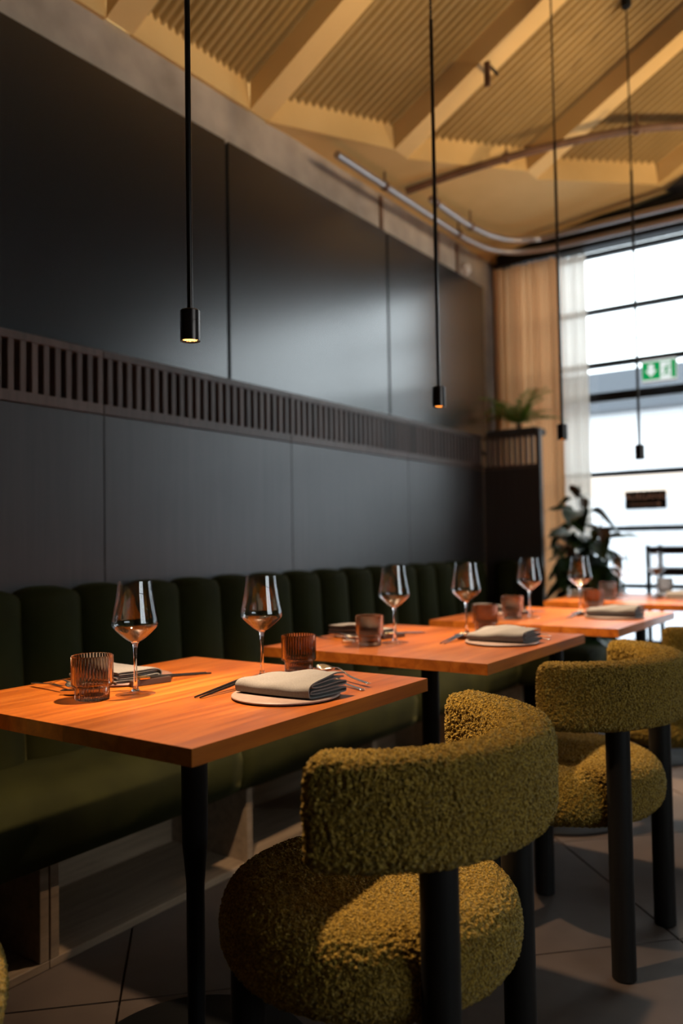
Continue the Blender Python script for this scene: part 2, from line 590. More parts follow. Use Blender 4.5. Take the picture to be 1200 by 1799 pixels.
for a, b in zip(beams[:-1], beams[1:]):
    ya, yb2 = a[0] + BW, b[0]
    if yb2 - ya < .05:
        continue
    vis = ya > 1.0
    n = int((yb2 - ya) / .0364) * 10 if vis else 12
    V, F = [], []
    for i in range(n + 1):
        t = i / n
        yy = ya + (yb2 - ya) * t
        w = .5 + .5 * cos(2 * pi * (yy - ya) / .0364) if vis else 0
        w = max(0, min(1, (w - .22) / .56))
        sq = .026 * w
        x0 = a[1] + (b[1] - a[1]) * t
        z0 = a[2] + (b[2] - a[2]) * t + REC - sq
        z1 = zb(a, RIDGE) + (zb(b, RIDGE) - zb(a, RIDGE)) * t + REC - sq
        V += [(x0 - .01, yy, z0), (RIDGE, yy, z1)]
    for i in range(n):
        F.append((2 * i, 2 * i + 1, 2 * i + 3, 2 * i + 2))
    pydata('corrugated_sheet', V, F, M['sheet'], ceil, True, fix=False)
    # lower end of the coffer
    V = [(a[1], ya, a[2]), (b[1], yb2, b[2]), (b[1] - .02, yb2, b[2] + .3), (a[1] - .02, ya, a[2] + .3),
         (a[1] - .04, ya, a[2]), (b[1] - .04, yb2, b[2]), (b[1] - .06, yb2, b[2] + .3), (a[1] - .06, ya, a[2] + .3)]
    pydata('coffer_end', V, [(0, 1, 2, 3), (4, 5, 6, 7), (0, 1, 5, 4), (1, 2, 6, 5), (2, 3, 7, 6), (3, 0, 4, 7)], M['cream'], ceil)
# roof skin above and the far slope
pydata('roof_slab', [(-2.6, YB - .2, 3.05), (RIDGE, YB - .2, 5.15), (RIDGE, YW + .3, 5.15), (-2.6, YW + .3, 3.05), (-2.6, YB - .2, 3.25), (RIDGE, YB - .2, 5.35), (RIDGE, YW + .3, 5.35), (-2.6, YW + .3, 3.25)],
       [(0, 1, 2, 3), (4, 5, 6, 7), (0, 1, 5, 4), (1, 2, 6, 5), (2, 3, 7, 6), (3, 0, 4, 7)], M['cream'], ceil)
pydata('far_slope', [(RIDGE - .02, YB - .2, 4.72), (RX + .2, YB - .2, 3.9), (RX + .2, YW + .3, 3.9), (RIDGE - .02, YW + .3, 4.72), (RIDGE - .02, YB - .2, 5.0), (RX + .2, YB - .2, 4.2), (RX + .2, YW + .3, 4.2), (RIDGE - .02, YW + .3, 5.0)],
       [(0, 1, 2, 3), (4, 5, 6, 7), (0, 1, 5, 4), (1, 2, 6, 5), (2, 3, 7, 6), (3, 0, 4, 7)], M['plaster'], ceil)
box('ridge_beam', RIDGE - .08, RIDGE + .08, YB, YW, 4.2, 5.0, M['plaster'], ceil)

# ---------------- outside
gr = struct(box('ground', -14, 16, YW + .25, 40, -.3, -.1, M['pave']), 'pale paving outside the window')
gr['kind'] = 'structure'
box('ground_strip', RX + .3, 16, -12, YW + .25, -.3, -.1, M['pave'], gr)

# ================================================================== THINGS
# ---------------- bench
bench = tag(empty('banquette_bench', (-2.0, 2.9, 0)), 'long dark olive velvet bench with channelled back along the wall', 'bench')
def bpart(o):
    o.location = Vector(o.location) - Vector((-2.0, 2.9, 0))
    return o

def channel_mesh(w, h, d, lean):
    """one upright padded channel; local x = out of the wall, y along, z up from the seat"""
    V, F = [], []
    nu, nv = 10, 16
    for j in range(nv + 1):
        t = j / nv
        for i in range(nu + 1):
            s = -1 + 2 * i / nu
            bulge = (1 - abs(s) ** 2.6)
            top = 1.0
            if t > .84:
                q = (t - .84) / .16
                top = math.sqrt(max(0, 1 - q * q))
            zt_ = h * (1 - .05 * (abs(s) ** 3)) if t > .84 else h
            zz = (t / .84) * (h - .05) if t <= .84 else (h - .05) + (zt_ - h + .05) * sin((t - .84) / .16 * pi / 2)
            x = .02 + (d * .45 + d * .55 * bulge) * (top if t > .84 else 1.0) + lean * (1 - zz / h)
            V.append((x, s * w / 2, zz))
    b0 = len(V)
    for j in range(nv + 1):
        for i in range(nu + 1):
            s = -1 + 2 * i / nu
            V.append((0.0, s * w / 2, V[j * (nu + 1) + i][2]))
    def q(o, j, i):
        return o + j * (nu + 1) + i
    for j in range(nv):
        for i in range(nu):
            F.append((q(0, j, i), q(0, j, i + 1), q(0, j + 1, i + 1), q(0, j + 1, i)))
            F.append((q(b0, j, i), q(b0, j + 1, i), q(b0, j + 1, i + 1), q(b0, j, i + 1)))
        F.append((q(0, j, 0), q(0, j + 1, 0), q(b0, j + 1, 0), q(b0, j, 0)))
        F.append((q(0, j, nu), q(b0, j, nu), q(b0, j + 1, nu), q(0, j + 1, nu)))
    for i in range(nu):
        F.append((q(0, nv, i), q(0, nv, i + 1), q(b0, nv, i + 1), q(b0, nv, i)))
        F.append((q(0, 0, i), q(b0, 0, i), q(b0, 0, i + 1), q(0, 0, i + 1)))
    return V, F

CW = .203
V, F = channel_mesh(CW, .505, .085, .03)
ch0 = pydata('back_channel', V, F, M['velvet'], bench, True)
ch_me = ch0.data
ch0.location = Vector((WF + .002, 1.384 - CW / 2 - CW * 4, .425)) - bench.location
yy = 1.384 - CW / 2 - CW * 3
while yy < 4.47:
    o = link('back_channel', ch_me, None, bench)
    o.location = Vector((WF + .002, yy, .425)) - bench.location
    yy += CW
V, F = channel_mesh(.13, .50, .075, .02)
o = pydata('back_channel', V, F, M['velvet'], bench, True)
o.location = Vector((-2.0, 4.598, .425)) - bench.location
o.rotation_euler = (0, 0, -pi / 2)

def cushion_mesh(depth, length, z0, z1):
    """seat cushion with a big rounded front; x 0 = back, +x = front"""
    prof = [(0, z0), (depth - .05, z0), (depth - .012, z0 + .012), (depth, z0 + .06), (depth + .004, z0 + .11), (depth - .002, z1 - .07), (depth - .018, z1 - .03), (depth - .055, z1 - .004), (depth - .12, z1 + .006), (depth * .5, z1 + .008), (depth * .2, z1), (0, z1 - .006)]
    V, F = [], []
    n = 18
    k = len(prof)
    cx, cz = depth * .5, (z0 + z1) / 2
    for i in range(n + 1):
        s = -1 + 2 * i / n
        sh = 1 - .045 * abs(s) ** 14
        for x, z in prof:
            V.append((cx + (x - cx) * (sh if x > cx else 1), s * length / 2, cz + (z - cz) * sh))
    for i in range(n):
        for j in range(k):
            j2 = (j + 1) % k
            F.append((i * k + j, i * k + j2, (i + 1) * k + j2, (i + 1) * k + j))
    F.append(tuple(range(k)))
    F.append(tuple(n * k + j for j in range(k)))
    return V, F
V, F = cushion_mesh(.36, 1.10, .255, .452)
c0 = None
for y0 in (-.83, .275, 1.389, 2.497, 3.603):
    if c0 is None:
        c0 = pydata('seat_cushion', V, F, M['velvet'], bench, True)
        o = c0
    else:
        o = link('seat_cushion', c0.data, None, bench)
    o.location = Vector((-2.105, y0, 0)) - bench.location
V, F = cushion_mesh(.43, .66, .255, .452)
o = pydata('seat_cushion', V, F, M['velvet'], bench, True)
o.location = Vector((-1.72, 4.59, 0)) - bench.location
o.rotation_euler = (0, 0, -pi / 2)
# plywood carcass under the seat
def bbox_(name, *a, **k):
    return bpart(box(name, *a, M['ply'], bench, .0015))
for ya, yb2 in ((-.9, 1.264), (1.265, 3.4), (3.401, 4.59)):
    bbox_('floor_board', -2.14, -1.79, ya, yb2, .001, .022)
for y in (.2, 1.237, 1.267, 2.0, 2.75, 3.5, 4.25):
    bbox_('divider', -2.14, -1.79, y, y + .026, .0225, .2545)
bbox_('rear_board', -2.146, -2.141, -.9, 4.59, .001, .2545)
bbox_('divider', -1.60, -1.575, 4.22, 4.59, .001, .2545)
bpart(box('seat_board', -2.14, -1.80, -.9, 4.59, .2548, .2575, M['dark'], bench))

# ---------------- tables
TS = .70
def make_table(name, loc, label, rz=0):
    t = tag(empty(name, loc, rz), label, 'table', 'square wooden tables along the bench')
    if not make_table.me:
        w = TS / 7
        for i in range(7):
            o = box('plank', -w / 2 + .00012, w / 2 - .00012, -TS / 2, TS / 2, .723, .75, M['table'], None, 0)
            make_table.me.append(o.data)
            col.objects.unlink(o)
            bpy.data.objects.remove(o)
        o = lathe('post', [(0, .03), (.017, .03), (.0185, .2), (.0185, .36), (.021, .39), (.0255, .44), (.0265, .50), (.0265, .70), (0, .70)], M['blackmetal'], None, 32)
        make_table.me.append(o.data); bpy.data.objects.remove(o)
        o = lathe('base_disc', [(0, .001), (.236, .001), (.24, .004), (.24, .009), (.236, .012), (.06, .014), (.03, .02), (.026, .034), (0, .034)], M['blackmetal'], None, 64)
        make_table.me.append(o.data); bpy.data.objects.remove(o)
        b = box_bm(-.24, .24, -.02, .02, .7, .7225, .002)
        box_bm(-.02, .02, -.24, .24, .7, .7225, .002, 1, b)
        o = from_bm('mounting_cross', b, M['blackmetal'])
        make_table.me.append(o.data); bpy.data.objects.remove(o)
    w = TS / 7
    for i in range(7):
        link('plank', make_table.me[0], None, t, (-TS / 2 + w * (i + .5), 0, 0))
    link('post', make_table.me[7], None, t)
    link('base_disc', make_table.me[8], None, t)
    link('mounting_cross', make_table.me[9], None, t)
    return t
make_table.me = []
TABLES = [((-1.216, 1.20, 0), 'square wooden table nearest the camera, with a bright lamp pool', 'nearest table', 0),
          ((-1.19, 2.145, 0), 'square wooden table standing second from the camera', 'second table', 0),
          ((-1.135, 3.035, 0), 'square wooden table standing third from the camera', 'third table', rad(-1)),
          ((-1.10, 4.085, 0), 'square wooden table farthest back, closest to the window', 'table by the window', 0)]
for loc, lab, _, rz in TABLES:
    make_table('dining_table', loc, lab, rz)

# ---------------- chairs
def fuzz(V, amp=.0052, sc=175.):
    """raise small curls out of the smooth upholstery"""
    out = []
    for p, n in V:
        q = p * sc
        d = noise.noise(q) * .6 + noise.noise(q * 2.1) * .4
        d2 = noise.noise(p * 28) * .25
        out.append(p + n * (amp * (abs(d) ** .7 * (1 if d > 0 else -.6) + d2)))
    return out

def seat_geo():
    R, H = .257, .147
    zc = .407
    prof = []
    ns = 110
    # superellipse-like section, flatter on top
    for j in range(ns + 1):
        a = -pi / 2 + pi * j / ns
        c, s = cos(a), sin(a)
        r = R - .095 + .095 * (abs(c) ** .72)
        z = zc + H / 2 * (abs(s) ** .82) * (1 if s > 0 else -1)
        prof.append((r, z))
    inner_t = [(r_, prof[-1][1] + .006 * (1 - (r_ / (R - .095)) ** 2)) for r_ in [(R - .095) * (1 - k / 44) for k in range(1, 44)]]
    inner_b = [(r_, prof[0][1]) for r_ in [(R - .095) * k / 8 for k in range(1, 8)]]
    pr_ = inner_b + prof + inner_t
    n = 540
    V, F = [], []
    k = len(pr_)
    for i in range(n):
        a = 2 * pi * i / n
        for j, (r, z) in enumerate(pr_):
            r0, z0 = pr_[max(j - 1, 0)]
            r1, z1 = pr_[min(j + 1, k - 1)]
            tr_, tz = r1 - r0, z1 - z0
            L = math.hypot(tr_, tz) or 1
            nr, nz = tz / L, -tr_ / L
            V.append((Vector((r * cos(a), r * sin(a), z)), Vector((nr * cos(a), nr * sin(a), nz))))
    P = fuzz(V)
    for i in range(n):
        i2 = (i + 1) % n
        for j in range(k - 1):
            F.append((i * k + j, i2 * k + j, i2 * k + j + 1, i * k + j + 1))
    P.append(Vector((0, 0, pr_[-1][1] + .001))); P.append(Vector((0, 0, pr_[0][1])))
    for i in range(n):
        i2 = (i + 1) % n
        F.append((i * k + k - 1, i2 * k + k - 1, len(P) - 2))
        F.append((i2 * k, i * k, len(P) - 1))
    return P, F

def back_geo():
    Rm, T, H = .272, .094, .158
    zc = .667
    half = rad(74)
    n, ns = 430, 228
    V, F = [], []
    sec = []
    for j in range(ns):
        a = 2 * pi * j / ns
        c, s = cos(a), sin(a)
        e = .42
        sec.append(((abs(c) ** e) * (1 if c > 0 else -1) * T / 2, (abs(s) ** e) * (1 if s > 0 else -1) * H / 2))
    # even spacing along the section
    def resample(P, m):
        L = [0]
        for i in range(len(P)):
            a, b = P[i], P[(i + 1) % len(P)]
            L.append(L[-1] + math.hypot(b[0] - a[0], b[1] - a[1]))
        out = []
        i = 0
        for k in range(m):
            d = L[-1] * k / m
            while L[i + 1] < d:
                i += 1
            t = (d - L[i]) / ((L[i + 1] - L[i]) or 1)
            a, b = P[i % len(P)], P[(i + 1) % len(P)]
            out.append((a[0] + (b[0] - a[0]) * t, a[1] + (b[1] - a[1]) * t))
        return out
    sec = resample(sec, ns)
    ER = .024
    caps = 14
    stations = []
    for i in range(caps):
        q = pi / 2 * i / caps
        stations.append((-half - ER * sin(pi / 2 - q) / Rm, 1 - (1 - cos(pi / 2 - q)), True))
    for i in range(n + 1):
        stations.append((-half + 2 * half * i / n, 1.0, False))
    for i in range(1, caps + 1):
        q = pi / 2 * i / caps
        stations.append((half + ER * sin(q) / Rm, cos(q), True))
    k = ns
    pts = []
    for a, sc, cap in stations:
        for (dr, dz) in sec:
            inset = ER * (1 - sc)
            l = math.hypot(dr, dz)
            fx = dr - inset * (dr / (T / 2)) if True else dr
            fz = dz - inset * (dz / (H / 2))
            r = Rm + fx
            lift = .012 * (1 - (a / half) ** 2) * 0
            pts.append(Vector((r * cos(a), r * sin(a), zc + fz + lift)))
    for i in range(len(stations) - 1):
        for j in range(k):
            j2 = (j + 1) % k
            F.append((i * k + j, i * k + j2, (i + 1) * k + j2, (i + 1) * k + j))
    # end faces: grids of shrinking rings
    for end, st in ((0, 0), (1, len(stations) - 1)):
        base = st * k
        prev = list(range(base, base + k))
        cen = sum((pts[i] for i in prev), Vector()) / k
        for q in range(1, 13):
            t = 1 - q / 13
            ring = []
            for i in range(k):
                ring.append(len(pts))
                pts.append(cen + (pts[base + i] - cen) * t)
            for i in range(k):
                i2 = (i + 1) % k
                F.append((prev[i], prev[i2], ring[i2], ring[i]) if end else (prev[i2], prev[i], ring[i], ring[i2]))
            prev = ring
        F.append(tuple(prev) if end else tuple(reversed(prev)))
    me = bpy.data.meshes.new('tmp')
    me.from_pydata([tuple(p) for p in pts], [], F)
    bm = bmesh.new(); bm.from_mesh(me)
    bmesh.ops.recalc_face_normals(bm, faces=bm.faces)
    bm.normal_update()
    bm.verts.ensure_lookup_table()
    VN = [(v.co.copy(), v.normal.copy()) for v in bm.verts]
    NP = fuzz(VN)
    for v, p in zip(bm.verts, NP):
        v.co = p
    bm.to_mesh(me); bm.free()
    return me

def make_chair(loc, rz, label):
    t = tag(empty('dining_chair', loc, rz), label, 'chair', 'olive boucle dining chairs')
    P, F = seat_geo()
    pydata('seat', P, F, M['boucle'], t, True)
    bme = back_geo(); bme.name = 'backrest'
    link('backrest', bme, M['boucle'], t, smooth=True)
    LR = .0285
    for x, s, zt_ in ((.207, -1, .60), (.207, 1, .60), (-.135, -1, .37), (-.135, 1, .37)):
        prof = [(0, .001), (LR - .003, .001), (LR, .004), (LR, zt_), (0, zt_)]
        o = lathe('leg', prof, M['blackwood'], t, 28, (x, s * .17, 0))
    return t
ch = make_chair((-.792, 1.198, 0), .08, 'olive boucle chair with curved back nearest the camera')
dup(ch, None, (-.799, 2.17, 0), -.035, 'olive boucle chair pulled up to the second table')
dup(ch, None, (-1.25, .497, 0), pi, 'olive boucle chair just showing at the left edge of the picture')
dup(ch, None, (-.745, 3.10, 0), .0, 'olive boucle chair cut off at the right edge by third table')

# ---------------- pendant lamps
def make_pendant(x, y, zbot, ztop, label):
    t = tag(empty('pendant_lamp', (x, y, zbot), 0), label, 'lamp', 'slim black pendant spotlights')
    R, H = .0205, .064
    lathe('lamp_head', [(.0165, .008), (.0186, .002), (.0190, 0), (.0203, 0), (R, .0015), (R, H * .62), (R - .0004, H * .625), (R, H * .63), (R, H - .002), (R - .002, H), (.0075, H), (.0068, H + .003), (0, H + .003)], M['gunmetal'], t, 40)
    # honeycomb lens
    b = bmesh.new()
    bmesh.ops.create_circle(b, cap_ends=True, radius=.0170, segments=32)
    for v in b.verts:
        v.co.z = .0050
    from_bm('lens', b, M['glow'], t)
    ln = [o for o in t.children if o.name.startswith('lens')][0]
    b = bmesh.new()
    for i in range(-3, 4):
        for j in range(-3, 4):
            px, py = (i + .5 * (j % 2)) * .0052, j * .0045
            if math.hypot(px, py) > .0145:
                continue
            ring = [Vector((px + .0027 * cos(pi / 6 + k * pi / 3), py + .0027 * sin(pi / 6 + k * pi / 3), 0)) for k in range(6)]
            inn = [Vector((px + .0022 * cos(pi / 6 + k * pi / 3), py + .0022 * sin(pi / 6 + k * pi / 3), 0)) for k in range(6)]
            vs = [b.verts.new(p + Vector((0, 0, z))) for z in (.0046, .0030) for p in ring] 
            vi = [b.verts.new(p + Vector((0, 0, z))) for z in (.0046, .0030) for p in inn]
            for k in range(6):
                k2 = (k + 1) % 6
                b.faces.new((vs[6 + k], vs[6 + k2], vi[6 + k2], vi[6 + k]))
                b.faces.new((vi[k], vi[k2], vi[6 + k2], vi[6 + k]))
    from_bm('honeycomb', b, M['brass'], ln)
    rod_top = min(ztop - .02, 2.70) - zbot
    tube('rod', [(0, 0, H), (0, 0, rod_top)], .0060, M['gunmetal'], t, 16)
    if ztop - zbot > rod_top + .03:
        V, F = [], []
        n = int((ztop - zbot - rod_top) / .004)
        for s in (0, pi):
            path = [(.0022 * cos(s + i * .9), .0022 * sin(s + i * .9), rod_top - .004 + (ztop - zbot - rod_top) * i / n) for i in range(n + 1)]
            tube_data(path, .0023, 6, True, V, F)
        pydata('twisted_cable', V, F, M['blackmetal'], t, True)
    lathe('ceiling_cup', [(0, -.045), (.02, -.045), (.022, -.042), (.022, .03), (0, .03)], M['blackmetal'], t, 24, (0, 0, ztop - zbot))
    ld = bpy.data.lights.new('pendant_spot', 'SPOT')
    ld.energy = LAMP_W
    ld.color = LAMP_COL
    ld.spot_size = rad(106)
    ld.spot_blend = .6
    ld.shadow_soft_size = .012
    lo = bpy.data.objects.new('spot_source', ld)
    col.objects.link(lo)
    lo.parent = t
    lo.location = (0, 0, -.002)
    lc = bpy.data.lights.new('pendant_core', 'SPOT')          # the bright middle of the reflector's beam
    lc.energy = LAMP_CORE_W; lc.color = LAMP_COL
    lc.spot_size = rad(50); lc.spot_blend = 1.0; lc.shadow_soft_size = .012
    lo = bpy.data.objects.new('core_source', lc)
    col.objects.link(lo)
    lo.parent = t
    lo.location = (0, 0, -.002)
    return t
def ceil_z(x, y):
    for i in range(len(beams) - 1):
        a, b = beams[i], beams[i + 1]
        if a[0] <= y < b[0]:
            t = (y - a[0]) / (b[0] - a[0])
            e = 0 if y < a[0] + BW else REC - .015
            return zb(a, x) * (1 - t) + zb(b, x) * t + e
    return zb(beams[-1], x)
for (x, y, z, lab) in ((-1.2, 1.185, 1.462, 'slim black pendant spotlight hanging nearest the camera, over the nearest table'),
                       (-1.2, 2.256, 1.462, 'slim black pendant spotlight hanging second from the camera, over the second table'),
                       (-1.17, 3.268, 1.452, 'slim black pendant spotlight hanging third, beside the edge of the curtain'),
                       (-.985, 3.73, 1.392, 'slim black pendant spotlight hanging farthest back, in front of the window')):
    make_pendant(x, y, z, ceil_z(x, y) + .004, lab)

# ---------------- tableware
TZ = .7503
def make_wine_glass(loc, label):
    t = tag(empty('wine_glass', loc, random.uniform(0, 6)), label, 'wine glass', 'tall wine glasses on the tables')
    if not make_wine_glass.me:
        outer = [(.0085, .104), (.014, .1065), (.024, .114), (.034, .123), (.0420, .131), (.0455, .137), (.0464, .143), (.0452, .150), (.0425, .163), (.0388, .183), (.0355, .203), (.0335, .2245)]
        # smooth the outline
        fine = []
        for i in range(len(outer) - 1):
            p0 = outer[max(i - 1, 0)]; p1 = outer[i]; p2 = outer[i + 1]; p3 = outer[min(i + 2, len(outer) - 1)]
            for s in range(4):
                u = s / 4
                fine.append(tuple(.5 * ((2 * p1[c]) + (-p0[c] + p2[c]) * u + (2 * p0[c] - 5 * p1[c] + 4 * p2[c] - p3[c]) * u * u + (-p0[c] + 3 * p1[c] - 3 * p2[c] + p3[c]) * u ** 3) for c in (0, 1)))
        fine.append(outer[-1])
        inner = [(max(r - .0012, 0.0), z + (.0012 if r < .03 else 0)) for r, z in reversed(fine)]
        o = lathe('bowl', fine + inner[:-1] + [(0, .1065)], M['bowl'], None, 64)
        make_wine_glass.me.append(o.data); bpy.data.objects.remove(o)
        o = lathe('stem', [(0, .1063), (.0083, .1040), (.0055, .0985), (.0040, .09), (.0034, .07), (.0034, .035), (.0040, .02), (.0062, .011), (.0085, .0072), (0, .0070)], M['glass'], None, 48)
        make_wine_glass.me.append(o.data); bpy.data.objects.remove(o)
        o = lathe('foot', [(0, .0069), (.0085, .0070), (.013, .0052), (.025, .0030), (.0385, .0016), (.0392, .0009), (.0385, .0002), (0, .0002)], M['bowl'], None, 56)
        make_wine_glass.me.append(o.data); bpy.data.objects.remove(o)
    link('bowl', make_wine_glass.me[0], None, t)
    link('stem', make_wine_glass.me[1], None, t)
    link('foot', make_wine_glass.me[2], None, t)
    return t
make_wine_glass.me = []

def make_tumbler(loc, label):
    if not make_tumbler.me:
        def wob(a, j, r):
            return r + (.0016 * abs(cos(20 * a)) - .0008 if 1 <= j <= 7 else 0)
        prof = [(0, .0002), (.0300, .0002), (.0318, .002), (.0320, .0225), (.0326, .0248), (.0384, .0272), (.0392, .030), (.0392, .0835), (.0380, .0848), (.0368, .0838), (.0366, .032), (.0352, .0290), (.0298, .0262), (.0292, .012), (.028, .009), (0, .009)]
        o = lathe('drinking_glass', prof, M['smoke'], None, 240, (0, 0, 0), True, wob)
        make_tumbler.me.append(o.data); bpy.data.objects.remove(o)
    o = link('drinking_glass', make_tumbler.me[0], None, None, loc, random.uniform(0, 3))
    return tag(o, label, 'drinking glass', 'smoked ribbed drinking glasses')
make_tumbler.me = []

def make_plate(loc, label, dark=False, r=.105):
    o = lathe('place_plate', [(0, .0002), (r - .006, .0002), (r, .003), (r, .005), (r - .002, .0066), (r - .008, .0062), (0, .0060)], M['plate_dark' if dark else 'plate'], None, 96, loc)
    return tag(o, label, 'plate', 'round brown place plates')

def fold_profile(w):
    """centre line (y, z) of a cloth folded over: a top wrap, rounded front, then loose layers opening to the back"""
    h = w / 2
    key = [(h * .98, .0335), (h * .5, .0345), (0, .0330), (-h * .5, .0300), (-h * .86, .0250), (-h * 1.0, .0180), (-h * 1.0, .0095), (-h * .93, .0030), (-h * .6, .0016), (0, .0014), (h * .6, .0016), (h * .97, .0022), (h * 1.04, .0052), (h * .98, .0082),
           (h * .5, .0076), (-h * .4, .0072), (-h * .80, .0085), (-h * .87, .0108), (-h * .80, .0132), (-h * .2, .0134), (h * .55, .0140), (h * .92, .0150), (h * .99, .0176), (h * .92, .0202),
           (h * .4, .0198), (-h * .4, .0190), (-h * .72, .0196), (-h * .79, .0218), (-h * .70, .0242), (-h * .1, .0262), (h * .5, .0270), (h * .93, .0274)]
    out = []
    n = len(key)
    for i in range(n - 1):
        p0, p1, p2, p3 = key[max(i - 1, 0)], key[i], key[i + 1], key[min(i + 2, n - 1)]
        for q in range(3):
            u = q / 3
            out.append(tuple(.5 * (2 * p1[c] + (p2[c] - p0[c]) * u + (2 * p0[c] - 5 * p1[c] + 4 * p2[c] - p3[c]) * u * u + (3 * p1[c] - p0[c] - 3 * p2[c] + p3[c]) * u ** 3) for c in (0, 1)))
    out.append(key[-1])
    return out

def make_napkin(loc, rz, label, flat=1.0, seed=0):
    L, w, th = .170, .104, .0024
    P = fold_profile(w)
    m = len(P)
    nx = 30
    V, F = [], []
    R_ = random.Random(seed)
    ph = [R_.uniform(0, 6) for _ in range(5)]
    for i in range(nx + 1):
        s = -1 + 2 * i / nx
        for side in (0, 1):
            for j in range(m):
                y, z = P[j]
                y0, z0 = P[max(j - 1, 0)]; y1, z1 = P[min(j + 1, m - 1)]
                ty, tz = y1 - y0, z1 - z0
                l = math.hypot(ty, tz) or 1
                o = th / 2 if side == 0 else -th / 2
                yy, zz = y - tz / l * o, z + ty / l * o
                f = max(0, zz / .034)
                puff = f * (.0035 * sin(ph[0] + 2.2 * s + y * 25) + .0018 * sin(ph[1] + 6 * s - y * 60) - .006 * (s < 0) * s * s)
                wand = .0025 * sin(ph[2] + s * 2.4)
                xl = s * L / 2 * (1 + .02 * sin(j * .13 + ph[3]))
                V.append((xl + .16 * y, yy + wand, (zz + puff) * flat))
    W = 2 * m
    for i in range(nx):
        for j in range(m - 1):
            a, b = i * W + j, (i + 1) * W + j
            F.append((a, a + 1, b + 1, b))
            a += m; b += m
            F.append((a, b, b + 1, a + 1))
        for j in (0, m - 1):
            a, b = i * W + j, (i + 1) * W + j
            F.append((a, b, b + m, a + m))
    for i in (0, nx):
        for j in range(m - 1):
            a = i * W + j
            F.append((a, a + 1, a + m + 1, a + m))
    zmin = min(v[2] for v in V)
    V = [(x, y, z - zmin + .0004) for x, y, z in V]
    o = pydata('napkin', V, F, M['napkin'], None, True, loc, rz)
    try:
        o.data.set_sharp_from_angle(angle=rad(60))
    except Exception:
        pass
    return tag(o, label, 'napkin', 'folded linen napkins')

def spoon_mesh(kind):
    """lying along +x from the handle end at 0; bowl or tines at the far end"""
    L = .185
    V, F = [], []
    def width(t):
        if kind == 'spoon':
            if t > .72:
                q = (t - .86) / .14
                return .0185 * math.sqrt(max(0, 1 - min(1, abs(q)) ** 2.2)) + .0008
            return .0022 + .0026 * (1 - t / .72) ** 1.6 + (.0018 * max(0, (t - .66) / .06) if t > .66 else 0)
        if t > .70:
            return .0105 * min(1, (t - .66) / .10)
        return .0022 + .0026 * (1 - t / .70) ** 1.6
    def hgt(t):
        h = .0012 + .010 * math.exp(-((t - .60) / .16) ** 2)
        if t > .72:
            h = .0012 + .010 * math.exp(-((t - .60) / .16) ** 2) + .004 * max(0, (t - .88) / .12)
        return h
    if kind == 'fork':
        n = 26
        secs = [i / n * .80 for i in range(n + 1)]
    else:
        n = 52
        secs = [i / n for i in range(n + 1)]
    nu = 8
    for t in secs:
        w = width(t)
        for side in (0, 1):
            for i in range(nu + 1):
                s = -1 + 2 * i / nu
                dish = 0
                if kind == 'spoon' and t > .72:
                    q = min(1, abs((t - .86) / .14))
                    dish = -.0065 * (1 - q ** 2) * (1 - s * s)
                V.append((t * L, s * w, hgt(t) + dish + (.0014 if side == 0 else 0)))
    W = 2 * (nu + 1)
    for k in range(len(secs) - 1):
        for i in range(nu):
            a, b = k * W + i, (k + 1) * W + i
            F.append((a, a + 1, b + 1, b))
            a += nu + 1; b += nu + 1
            F.append((a, b, b + 1, a + 1))
        for i in (0, nu):
            a, b = k * W + i, (k + 1) * W + i
            F.append((a, b, b + nu + 1, a + nu + 1))
    for k in (0, len(secs) - 1):
        for i in range(nu):
            a = k * W + i
            F.append((a, a + 1, a + nu + 2, a + nu + 1))
    if kind == 'fork':
        for q in range(4):
            y = -.0089 + q * .00593
            path = [(t * L, y, hgt(t) + .0007) for t in (.785, .83, .88, .94, 1.0)]
            tube_data(path, [.0017, .0016, .0015, .0013, .0007], 6, True, V, F)
    zmin = min(v[2] for v in V)
    V = [(v[0], v[1], v[2] - zmin) for v in V]
    me = bpy.data.meshes.new(kind)
    me.from_pydata(V, [], F)
    bm = bmesh.new(); bm.from_mesh(me)
    bmesh.ops.recalc_face_normals(bm, faces=bm.faces)
    bm.to_mesh(me); bm.free()
    me.materials.append(M['steel'])
    for p in me.polygons:
        p.use_smooth = True
    return me
SPOON, FORK = spoon_mesh('spoon'), spoon_mesh('fork')

def cutlery(me, name, a, b, label, z=TZ, tilt=0):
    a, b = Vector((*a, z)), Vector((*b, z))
    d = b - a
    o = link(name, me, None, None, a, math.atan2(d.y, d.x))
    if tilt:
        o.rotation_euler = (0, -tilt, math.atan2(d.y, d.x))
    return tag(o, label, name, 'steel cutlery')

def chopstick(a, b, label, za, zb_):
    """thick gilded butt at a, thin tip at b"""
    A, B = Vector((*a, za)), Vector((*b, zb_))
    t = tag(empty('chopstick', A), label, 'chopstick', 'black lacquered chopsticks')
    d = B - A
    tube('shaft', [d * .13, d * .5, d], [.0033, .0029, .0018], M['stick'], t, 8)
    tube('gilt_end', [(0, 0, 0), d * .128], [.0032, .0034], M['brass'], t, 8)
    return t

def rest_block(a, b, w, h, label, m, name='chopstick_rest'):
    a, b = Vector((*a, TZ)), Vector((*b, TZ))
    d = b - a
    L = d.length
    o = box(name, 0, L, -w / 2, w / 2, .0001, h, m, None, .0015, 2, a, math.atan2(d.y, d.x))
    return tag(o, label, 'rest', 'small cutlery rests')

def rot(p, a):
    return (p[0] * cos(a) - p[1] * sin(a), p[0] * sin(a) + p[1] * cos(a))

